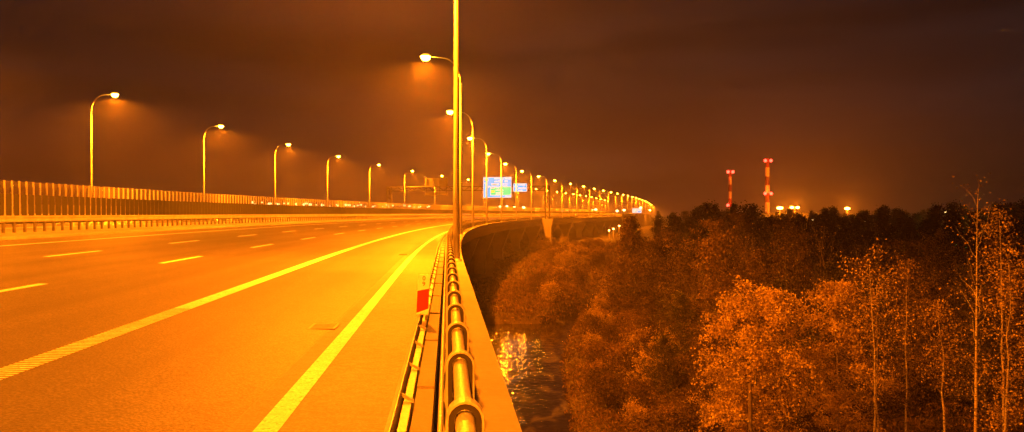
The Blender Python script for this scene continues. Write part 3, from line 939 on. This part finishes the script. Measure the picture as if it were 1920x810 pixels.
# ------------------------------------------------------------------ vegetation
def quads_from(pts, size, rng, up=.0, aspect=.75):
    n = len(pts)
    a = rng.normal(size=(n, 3)); a[:, 2] += up; a /= np.linalg.norm(a, axis=1)[:, None]
    c = rng.normal(size=(n, 3)); c -= (c * a).sum(1)[:, None] * a; c /= np.linalg.norm(c, axis=1)[:, None]
    s = size * rng.uniform(.6, 1.3, n)[:, None]
    v = np.stack([pts - a * s * .5, pts + c * s * aspect * .5, pts + a * s * .5, pts - c * s * aspect * .5], 1).reshape(-1, 3)
    q = np.arange(4 * n).reshape(n, 4)
    return v, q
def make_tree(name, seed, H, R_, base=.25, nb=40, sub=6, leaf=.09, nleaf=14, droop=.3, rise=.9, tr=.1, bark='bark', leaves='leaf_gold', wob=.25, spread=.25, stems=1, shape='round', sides=6):
    rng = np.random.default_rng(seed)
    root = empty(name); tb = MB(); pts = []; bm_ = 0 if nleaf < 4 else 1
    for st in range(stems):
        dirx, diry = (0, 0) if stems == 1 else (math.cos(st * 6.28 / stems + seed) * .22, math.sin(st * 6.28 / stems + seed) * .22)
        n = 10; tp = []
        wx = wy = 0
        for i in range(n + 1):
            t = i / n
            tp.append(Vector((wx + dirx * H * t, wy + diry * H * t, H * t * (1 if st == 0 else .85))))
            wx += rng.normal() * wob * H * .018; wy += rng.normal() * wob * H * .018
        tp[0].z = -.8
        tb.tube(tp, [tr * (1 - .88 * (i / n)) for i in range(n + 1)], sides + 2)
        m = max(1, nb // stems)
        for k in range(m):
            t = base + (1 - base) * ((k + rng.uniform(0, 1)) / m)
            f = t * n; i = min(int(f), n - 1); p = tp[i].lerp(tp[i + 1], f - i)
            az = k * 2.4 + rng.uniform(-.5, .5) + seed
            if shape == 'round': prof = math.sin(math.pi * min(1, .12 + .95 * (t - base) / (1 - base))) ** .6
            elif shape == 'dome': prof = max(.42, math.sqrt(max(0, 1 - ((t - .6) / .46) ** 2)))
            elif shape == 'cone': prof = 1.05 - (t - base) / (1 - base) * .95
            else: prof = (.45 + .55 * math.sin(math.pi * (t - base) / (1 - base))) 
            L = R_ * prof * rng.uniform(.65, 1.15) + .12
            d = Vector((math.cos(az), math.sin(az), rise * rng.uniform(.5, 1.3)))
            d.normalize()
            bp = [p]; q = p.copy(); nseg = 5
            for j in range(nseg):
                q = q + d * (L / nseg); d = (d + Vector((rng.normal() * .2, rng.normal() * .2, rng.normal() * .1 - droop * .35))).normalized(); bp.append(q.copy())
            r0 = max(.012, tr * .42 * (1 - t * .7))
            tb.tube(bp, [r0 * (1 - .8 * j / nseg) for j in range(nseg + 1)], 4, cap=False, mi=bm_)
            for j in range(sub):
                tt = rng.uniform(.25, 1); f = tt * nseg; i2 = min(int(f), nseg - 1); a = bp[i2].lerp(bp[i2 + 1], f - i2)
                dd = Vector((rng.normal(), rng.normal(), rng.normal() * .6 + rise * .2 - droop * .7)).normalized()
                Ls = L * rng.uniform(.22, .42)
                e = a + dd * Ls + Vector((0, 0, -droop * Ls * .4))
                tb.tube([a, (a + e) / 2 + Vector((0, 0, .03)), e], [r0 * .25, r0 * .16, .003], 3, cap=False, mi=1)
                c = np.array(a)[None] + (np.array(e) - np.array(a))[None] * rng.uniform(.15, 1.05, nleaf)[:, None] + rng.normal(size=(nleaf, 3)) * spread * np.array([1, 1, .8])
                pts.append(c)
    tb.build('trunk', [M[bark], M['bark']], root, smooth=True)
    if nleaf:
        pts = np.concatenate(pts)
        v, q = quads_from(pts, leaf, rng)
        np_mesh('crown', v, q, M[leaves], root)
    return root
def gz(x, y): return float(ground(np.array([x]), np.array([y]))[0])
def at(px, dist): return (px - 960) * dist / 1500.0
def place(root, px, dist, label, group=None, rz=0, sc=1, cat='tree', zadd=0):
    xx = at(px, dist); root.location = (xx, dist, gz(xx, dist) + zadd); root.rotation_euler = (0, 0, rz); root.scale = (sc, sc, sc)
    return tag(root, label, cat, group)

# foreground individuals
place(make_tree('birch_tree', 11, 7.7, 2.5, base=.18, nb=80, sub=9, leaf=.10, nleaf=44, droop=.8, rise=.95, tr=.10, bark='birch', spread=.13, shape='dome'), 1412, 33,
      'broad golden birch with drooping crown, brightest tree in the foreground')
place(make_tree('birch_tree', 12, 7.9, 1.7, base=.12, nb=64, sub=8, leaf=.10, nleaf=36, droop=.7, rise=.9, tr=.07, bark='birch', spread=.12, shape='dome'), 1568, 34,
      'slender golden birch with a leafy crown, just right of the broadest birch')
place(make_tree('birch_tree', 23, 9.2, 2.2, base=.3, nb=34, sub=7, leaf=.09, nleaf=9, droop=.12, rise=1.3, tr=.06, bark='birch', spread=.2, stems=2, shape='tall'), 1640, 33,
      'nearly bare forked birch with pale trunk between leafy birch and tallest trunk')
place(make_tree('birch_tree', 34, 11.7, 1.4, base=.3, nb=20, sub=5, leaf=.085, nleaf=3, droop=.0, rise=2.0, tr=.075, bark='birch', wob=.12, spread=.2, shape='tall'), 1826, 31,
      'tallest thin birch with bare white trunk reaching above the skyline')
place(make_tree('birch_tree', 45, 10.6, 2.4, base=.2, nb=44, sub=7, leaf=.09, nleaf=12, droop=.15, rise=1.3, tr=.06, bark='birch', wob=.4, spread=.22, stems=2, shape='tall'), 1885, 31,
      'twin-stemmed birch with sparse leaves at the right picture edge')
place(make_tree('sapling', 56, 7.3, 1.2, base=.45, nb=26, sub=5, leaf=.085, nleaf=9, droop=.2, rise=1.0, tr=.06, bark='birch', wob=.5, spread=.2), 1772, 32,
      'short crooked sapling with a small crown left of the tallest birch')
place(make_tree('birch_tree', 67, 8.8, 2.4, base=.2, nb=40, sub=6, leaf=.09, nleaf=8, droop=.3, rise=1.0, tr=.05, bark='birch', leaves='leaf_brown', spread=.3), 1700, 37,
      'thinly leaved brown birch behind the bare forked birch')
place(make_tree('birch_tree', 68, 9.3, 2.4, base=.2, nb=40, sub=6, leaf=.09, nleaf=8, droop=.3, rise=1.0, tr=.05, bark='birch', leaves='leaf_brown', spread=.3), 1960, 36,
      'brown birch cut off by the right edge of the picture')
# middle individuals
place(make_tree('conifer_tree', 71, 10.3, 3.9, base=.05, nb=110, sub=8, leaf=.17, nleaf=16, droop=.25, rise=.5, tr=.14, leaves='leaf_brown', spread=.2, shape='cone'), 1180, 84,
      'dark bushy conifer nearest the bridge, its tip against the far retaining wall')
place(make_tree('alder_tree', 72, 8.6, 3.2, base=.1, nb=70, sub=7, leaf=.16, nleaf=16, droop=.1, rise=1.2, tr=.12, leaves='leaf_brown', spread=.25), 1232, 74,
      'round alder in front of the bushy conifer, its crown lit from the bridge')
protos = []
for sd, H_, R2, lv, shp in ((81, 8.5, 3.0, 'leaf_brown', 'round'), (82, 9.5, 2.8, 'leaf_brown', 'tall'), (83, 8.0, 3.3, 'leaf_green', 'round'), (84, 9.0, 2.6, 'leaf_brown', 'tall'), (86, 8.8, 3.0, 'leaf_gold', 'round')):
    p = make_tree('alder_tree', sd, H_, R2, base=.08, nb=60, sub=6, leaf=.15, nleaf=18, droop=.15, rise=1.1, tr=.11, leaves=lv, spread=.17, shape=shp)
    protos.append(p)
bare = make_tree('bare_tree', 85, 10.5, 2.2, base=.3, nb=34, sub=6, leaf=.1, nleaf=1, droop=-.05, rise=1.9, tr=.09, spread=.3, shape='tall', stems=3)
used = set()
rnd = random.Random(5)
mid = [(1300, 64, 0, 1.0), (1275, 52, 2, .72), (1350, 52, 1, .95), (1345, 78, 3, 1.1), (1420, 60, 0, .98), (1460, 49, 2, .85), (1500, 66, 3, 1.0), (1480, 84, 1, 1.05), (1560, 56, 2, .95),
       (1620, 62, 0, .9), (1640, 48, 2, .85), (1700, 58, 3, .95), (1760, 66, 1, .9), (1750, 46, 0, .8), (1820, 56, 2, .9), (1880, 62, 3, .95), (1940, 50, 0, .95), (1300, 100, 2, 1.1), (1250, 110, 1, 1.0),
       (1390, 98, 3, 1.15), (1450, 110, 2, 1.1), (1190, 125, 0, .95), (1215, 60, 0, .55), (1245, 45, 2, .5), (1330, 42, 0, .6), (1500, 41, 2, .65), (1600, 40, 0, .65), (1850, 41, 2, .7), (1920, 42, 0, .7), (1250, 92, 4, .9), (1140, 100, 4, .6), (1760, 84, 4, 1.0)]
for i, (px, d, k, sc) in enumerate(mid):
    if k in used: o = copy_tree(protos[k])
    else: o = protos[k]; used.add(k)
    xx = at(px, d)
    where = 'left part' if px < 1400 else ('middle' if px < 1650 else 'right part')
    dist_ = 'near' if d < 55 else ('mid-distance' if d < 85 else 'farther')
    lab = '%s %s tree in the %s of the wood beside the bridge' % (dist_, {0: 'round brown', 1: 'tall brown', 2: 'dull green', 3: 'narrow brown', 4: 'golden'}[k], where)
    place(o, px, d, lab, 'wood trees beside the bridge: ' + lab, rz=rnd.uniform(0, 6.28), sc=sc)
for i, (px, d, sc) in enumerate([(1362, 58, .92), (1398, 66, .98), (1440, 70, .95), (1478, 50, .8), (1530, 72, .95), (1590, 60, .95), (1655, 74, .95), (1700, 50, .85), (1480, 90, 1.05), (1790, 60, .9), (1860, 52, .95)]):
    o = bare if i == 0 else copy_tree(bare)
    place(o, px, d, 'leafless many-stemmed tree with upright twigs among the wood trees', 'bare upright trees in the wood', rz=rnd.uniform(0, 6.28), sc=sc)

# far wood
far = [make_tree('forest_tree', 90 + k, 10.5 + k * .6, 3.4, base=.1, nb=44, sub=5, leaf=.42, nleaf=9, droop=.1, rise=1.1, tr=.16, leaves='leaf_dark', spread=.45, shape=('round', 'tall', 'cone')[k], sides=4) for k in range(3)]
usedf = set()
cnt = 0
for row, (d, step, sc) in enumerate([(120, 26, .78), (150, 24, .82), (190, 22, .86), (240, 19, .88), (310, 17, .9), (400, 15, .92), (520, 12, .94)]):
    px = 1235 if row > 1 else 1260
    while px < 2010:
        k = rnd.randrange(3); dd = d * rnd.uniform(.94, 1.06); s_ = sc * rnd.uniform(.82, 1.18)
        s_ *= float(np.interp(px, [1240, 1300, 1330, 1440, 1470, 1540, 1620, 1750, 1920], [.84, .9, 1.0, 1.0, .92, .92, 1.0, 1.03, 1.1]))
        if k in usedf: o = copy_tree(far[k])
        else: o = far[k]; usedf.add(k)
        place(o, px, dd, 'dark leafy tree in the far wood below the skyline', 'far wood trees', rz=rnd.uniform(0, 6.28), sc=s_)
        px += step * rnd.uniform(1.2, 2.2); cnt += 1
# individual skyline tops
for px, d, sc, lab in ((1325, 150, 1.02, 'twin-topped dark tree rising left of the shorter chimney'), (1408, 140, 1.02, 'tall dark tree between the two striped chimneys'),
                       (1548, 330, 1.1, 'dark round tree on the skyline between the yard lamps'), (1660, 330, 1.15, 'broad dark tree on the skyline right of the last yard lamp')):
    place(copy_tree(far[1 if px < 1500 else 0]), px, d, lab, rz=px, sc=sc)

# shrubs on the banks
shr = [make_tree('shrub', 120 + k, 2.6, 1.9, base=.02, nb=34, sub=5, leaf=.13, nleaf=16, droop=.1, rise=1.2, tr=.04, leaves=('grass', 'leaf_brown', 'leaf_gold')[k], spread=.24, stems=3) for k in range(3)]
uss = set()
bank = []
for i in range(46):
    d = rnd.uniform(92, 235); px = rnd.uniform(1005 if d > 125 else 990, 1125); bank.append((px, d, rnd.uniform(.7, 1.25), 0))
for i in range(16):
    d = rnd.uniform(72, 92); px = rnd.uniform(975, 1005) if d < 84 else rnd.uniform(980, 1030); bank.append((px, d, rnd.uniform(.4, .8), 0))
for i in range(60):
    d = rnd.uniform(38, 84); lo = 960 + 1500 * (np.interp(d, RIV[:, 1], RIV[:, 0]) + 3.4) / d
    px = rnd.uniform(lo, 1330); bank.append((px, d, rnd.uniform(.4, .95), 1))
for i in range(34):
    d = rnd.uniform(33, 50); px = rnd.uniform(1250, 1950); bank.append((px, d, rnd.uniform(.6, 1.1), 2))
for px, d, sc, z_ in bank:
    xx = at(px, d)
    if float(river_dist(np.array([xx]), np.array([d]))[0]) < 2.9: continue
    k = rnd.choice((0, 0, 1, 2)) if z_ < 2 else rnd.choice((1, 1, 2))
    if k in uss: o = copy_tree(shr[k])
    else: o = shr[k]; uss.add(k)
    lab = ('autumn shrub on the far bank under the bridge side', 'autumn shrub on the right bank of the stream', 'undergrowth shrub beneath the foreground birches')[z_]
    place(o, px, d, lab, ('shrubs on the far bank', 'shrubs on the right bank', 'shrubs beneath the birches')[z_], rz=rnd.uniform(0, 6.28), sc=sc, cat='shrub')

# ground cover: dry grass and weeds
rg = np.random.default_rng(3)
n = 210000
dd = 30 + 215 * rg.random(n) ** 1.6
pxx = rg.uniform(925, 1960, n)
keep = (pxx < 1330) | (dd < 60)
dd, pxx = dd[keep], pxx[keep]
xx = (pxx - 960) * dd / 1500
xx = np.concatenate([xx, rg.uniform(-9, 9, 16000)]); dd = np.concatenate([dd, rg.uniform(86.5, 125, 16000)])
rd = river_dist(xx, dd)
keep = (rd > 1.75 + .5 * rg.random(len(rd))) & ((dd > 86) | (xx > np.interp(dd, RIV[:, 1], RIV[:, 0])))
xx, dd = xx[keep], dd[keep]
cl_ = (np.sin(xx * 1.7 + 3 * np.sin(dd * .31)) + np.sin(dd * .9 + xx * .6)) * .25 + .5
hgt = rg.random(len(xx)) * (.25 + 1.0 * np.clip(cl_, 0, 1)) 
pz = ground(xx, dd) + hgt
v, q = quads_from(np.stack([xx, dd, pz], 1), 1.0, rg, up=1.0, aspect=.35)
sz = (.16 + dd * .0022)
c = np.stack([xx, dd, pz], 1).repeat(4, 0)
v = c + (v - c) * sz.repeat(4)[:, None]
o = np_mesh('ground_cover', v, q, M['grass'])
tag(o, 'dry autumn grass and weeds covering both banks of the stream', 'ground cover', kind='stuff')

# wooden post among the birches
xx = at(1411, 31.2)
b = MB(); b.tube([(xx, 31.2, gz(xx, 31.2) - .5), (xx - .1, 31.2, -5.0)], [.09, .075], 8)
tag(b.build('wooden_post', M['bark']), 'plain grey wooden post leaning in front of the broad golden birch', 'post')

# ------------------------------------------------------------------ chimneys
def chimney(px, d, ztop, rb, bands, lab, lamps):
    xx = at(px, d); root = empty('chimney', (xx, d, -9))
    Ht = ztop + 9 + CAMZ
    z0 = Ht
    for i, (z1, colr) in enumerate(bands):          # from the top down, heights above camera
        zz = z1 + 9 + CAMZ
        b = MB(); r_t = rb * (1 - .25 * z0 / Ht); r_b = rb * (1 - .25 * zz / Ht)
        n = 24; b.tube([(0, 0, zz), (0, 0, z0)], [r_b, r_t], n); b.build('band', M[colr], root, smooth=False); z0 = zz
    b = MB(); b.tube([(0, 0, Ht), (0, 0, Ht + .6)], [rb * .8, rb * .8], 20); b.build('rim', M['steel_dull'], root)
    for zl in lamps:
        zz = zl + 9 + CAMZ; r = rb * (1 - .25 * zz / Ht)
        b = MB()
        for k in range(24):
            a = k * math.pi / 12; a2 = a + math.pi / 12
            b.tube([(math.cos(a) * (r + 1), math.sin(a) * (r + 1), zz - 1), (math.cos(a2) * (r + 1), math.sin(a2) * (r + 1), zz - 1)], .12, 4)
            b.tube([(math.cos(a) * (r + .0), math.sin(a) * (r + .0), zz - 1.1), (math.cos(a) * (r + 1), math.sin(a) * (r + 1), zz - 1.1)], .08, 4)
        b.build('platform', M['steel_dull'], root)
        for sx in (-1, 1):
            bm = bmesh.new(); bmesh.ops.create_uvsphere(bm, u_segments=10, v_segments=8, radius=1.15)
            me = bpy.data.meshes.new('warning_lamp'); bm.to_mesh(me); bm.free(); me.materials.append(M['red_lamp'])
            lo = bpy.data.objects.new('warning_lamp', me); C.objects.link(lo); lo.parent = root; lo.location = (sx * (r * .8 + .9), -(r + .6), zz)
            l = bpy.data.lights.new('red_light', 'POINT'); l.energy = 2600; l.color = (1, .012, .004); l.shadow_soft_size = .8
            q = bpy.data.objects.new('red_light', l); C.objects.link(q); q.parent = root; q.location = (sx * (r * .8 + 1.5), -(r + 2.6), zz)
    return tag(root, lab, 'chimney', 'striped chimneys of the distant plant')
D = 600
def zz_(ypx): return (400 - ypx) * D / 1500
chimney(1368.5, D, zz_(320), 1.4, [(zz_(331.5), 'ch_red'), (zz_(346), 'ch_white'), (zz_(359), 'ch_red'), (zz_(372.5), 'ch_white'), (zz_(388), 'ch_red'), (-10.6, 'ch_white')],
        'shorter red and white striped chimney with two pairs of red lamps', (zz_(322.5), zz_(385)))
chimney(1438.5, D, zz_(298), 1.9, [(zz_(314), 'ch_red'), (zz_(331), 'ch_white'), (zz_(347), 'ch_red'), (zz_(362), 'ch_white'), (zz_(379.5), 'ch_red'), (-10.6, 'ch_white')],
        'taller red and white striped chimney with two pairs of red lamps', (zz_(301.5), zz_(363)))

# ------------------------------------------------------------------ yard lamps and distant lights
def mast(px, d, ypx, lab, mat_, r, energy, col=SODIUM, group=None, wide=1.0, pair=False):
    xx = at(px, d); zt = (400 - ypx) * d / 1500 + CAMZ; g0 = gz(xx, d)
    root = empty('mast_lamp', (xx, d, g0))
    h = zt - g0
    b = MB(); b.tube([(0, 0, -.3), (0, 0, h)], [.16 + r * .1, .08], 7); b.build('mast', M['steel_dull'], root)
    bm = bmesh.new()
    for sx in ((-1, 1) if pair else (0,)):
        bmesh.ops.create_uvsphere(bm, u_segments=10, v_segments=8, radius=r, matrix=mathutils.Matrix.Translation((sx * r * 1.5, 0, 0)))
    for v in bm.verts: v.co.x *= wide; v.co.z *= .75
    me = bpy.data.meshes.new('lamp'); bm.to_mesh(me); bm.free(); me.materials.append(mat_)
    lo = bpy.data.objects.new('lamp', me); C.objects.link(lo); lo.parent = root; lo.location = (0, -.2, h)
    if energy:
        l = bpy.data.lights.new('lamp_light', 'POINT'); l.energy = energy; l.color = col; l.shadow_soft_size = r
        q = bpy.data.objects.new('lamp_light', l); C.objects.link(q); q.parent = root; q.location = (0, -r * 2 - .3, h)
    return tag(root, lab, 'lamp mast', group)
mast(1462, 560, 390, 'leftmost of the three bright yard lamps on the skyline, beside the tall chimney', M['lens_far'], 1.3, 120000, wide=1.7)
mast(1490, 560, 389, 'middle one of the three bright yard lamps, twin-headed', M['lens_far'], 1.1, 120000, pair=True, wide=1.2)
mast(1588.5, 560, 391, 'rightmost bright yard lamp, standing apart on the skyline', M['lens_far'], 1.2, 120000, wide=1.6)
for px, d, y_, lab in ((1473, 600, 401.5, 'tiny pale light under the leftmost yard lamp'), (1490.5, 600, 404, 'tiny pale light under the twin-headed yard lamp'), (1522.5, 300, 413, 'tiny white light low in the trees right of the twin yard lamp'),
                       (1622, 300, 413.5, 'tiny white light below the rightmost yard lamp'), (1318, 300, 409.5, 'tiny white light in the dark trees left of the chimneys'), (1773, 420, 397, 'tiny white light on the right-hand skyline'), (1289, 320, 422, 'orange light low beside the far end of the bridge'),
                       (1838, 300, 415, 'faint light just right of the tallest birch top')):
    mast(px, d, y_, lab, M['white_glint'], .0013 * d, 0)
mast(1793, 230, 457.5, 'greenish path lamp among the dark trees at right', M['green_glint'], .32, 2600, col=(.5, 1, .12))
mast(1699, 220, 470, 'dim green path lamp half hidden by trees', M['green_glint'], .16, 900, col=(.5, 1, .12))
mast(1869, 200, 457.5, 'small orange lamp among the trees near the right edge', M['lens_far'], .3, 3000, col=(1, .1, .01))
# plant building catching the yard lights
b = MB(); xx = at(1462, 590); b.box(xx - 24, xx + 40, 590, 612, -9, 2.0)
for k in range(22): b.box(xx - 24 + k * 3, xx - 23.7 + k * 3, 589.7, 590, -9, 2.15)
tag(b.build('plant_hall', M['concrete']), 'long low plant hall between the striped chimneys and the yard lamps', 'building')
# lights at the far end of the road and behind the noise wall
rl = random.Random(9)
for i in range(46):
    px = 470 + 395 * (i + rl.random()) / 46 if i < 40 else rl.uniform(905, 990)
    d = rl.uniform(330, 520); yb = np.interp(px, [470, 700, 860, 990], [381, 386.5, 388, 389]) + rl.uniform(-2.2, 1.6)
    xx = at(px, d)
    mast(px, d, yb, 'small warm town light seen through the glass noise wall', M['white_glint'], rl.uniform(.3, .75), 0, group='town lights beyond the noise wall')
for px, y_ in ((1054, 395), (1064, 395), (1074, 395), (1083, 395), (1103, 396.5), (1111, 395), (1117, 393), (1157, 395.5), (1170, 394), (1201, 389.5)):
    mast(px, 720, y_, 'low warm light beside the road at the far bend', M['white_glint'], 1.3, 0, group='low lights at the far bend')
mast(1218.3, 600, 394, 'pale lamp post standing below the far end of the bridge', M['white_glint'], .8, 20000)
for px, y_ in ((1142, 432), (1161, 423.5), (1150, 429)):
    mast(px, 300, y_, 'small yellow lamp under the far end of the bridge deck', M['white_glint'], .33, 2500, group='lamps under the far bridge end')
mast(1236, 400, 411, 'greenish white lamp beside the small conifer at the far bridge end', M['white_glint'], .7, 6000)

# ------------------------------------------------------------------ haze
b = MB(); b.box(-2500, 2500, -950, 2500, -14, 85)
hz = b.build('haze', bpy.data.materials.new('haze_air'))
hm = hz.data.materials[0]; hm.use_nodes = True; t = hm.node_tree; t.nodes.clear()
ho = t.nodes.new('ShaderNodeOutputMaterial'); pv = t.nodes.new('ShaderNodeVolumePrincipled')
pv.inputs['Color'].default_value = (.92, .92, .92, 1); pv.inputs['Density'].default_value = HAZE_DENSITY
pv.inputs['Anisotropy'].default_value = .6
t.links.new(pv.outputs[0], ho.inputs['Volume'])
tag(hz, 'thin night mist lit by the street lamps', 'haze', kind='stuff')
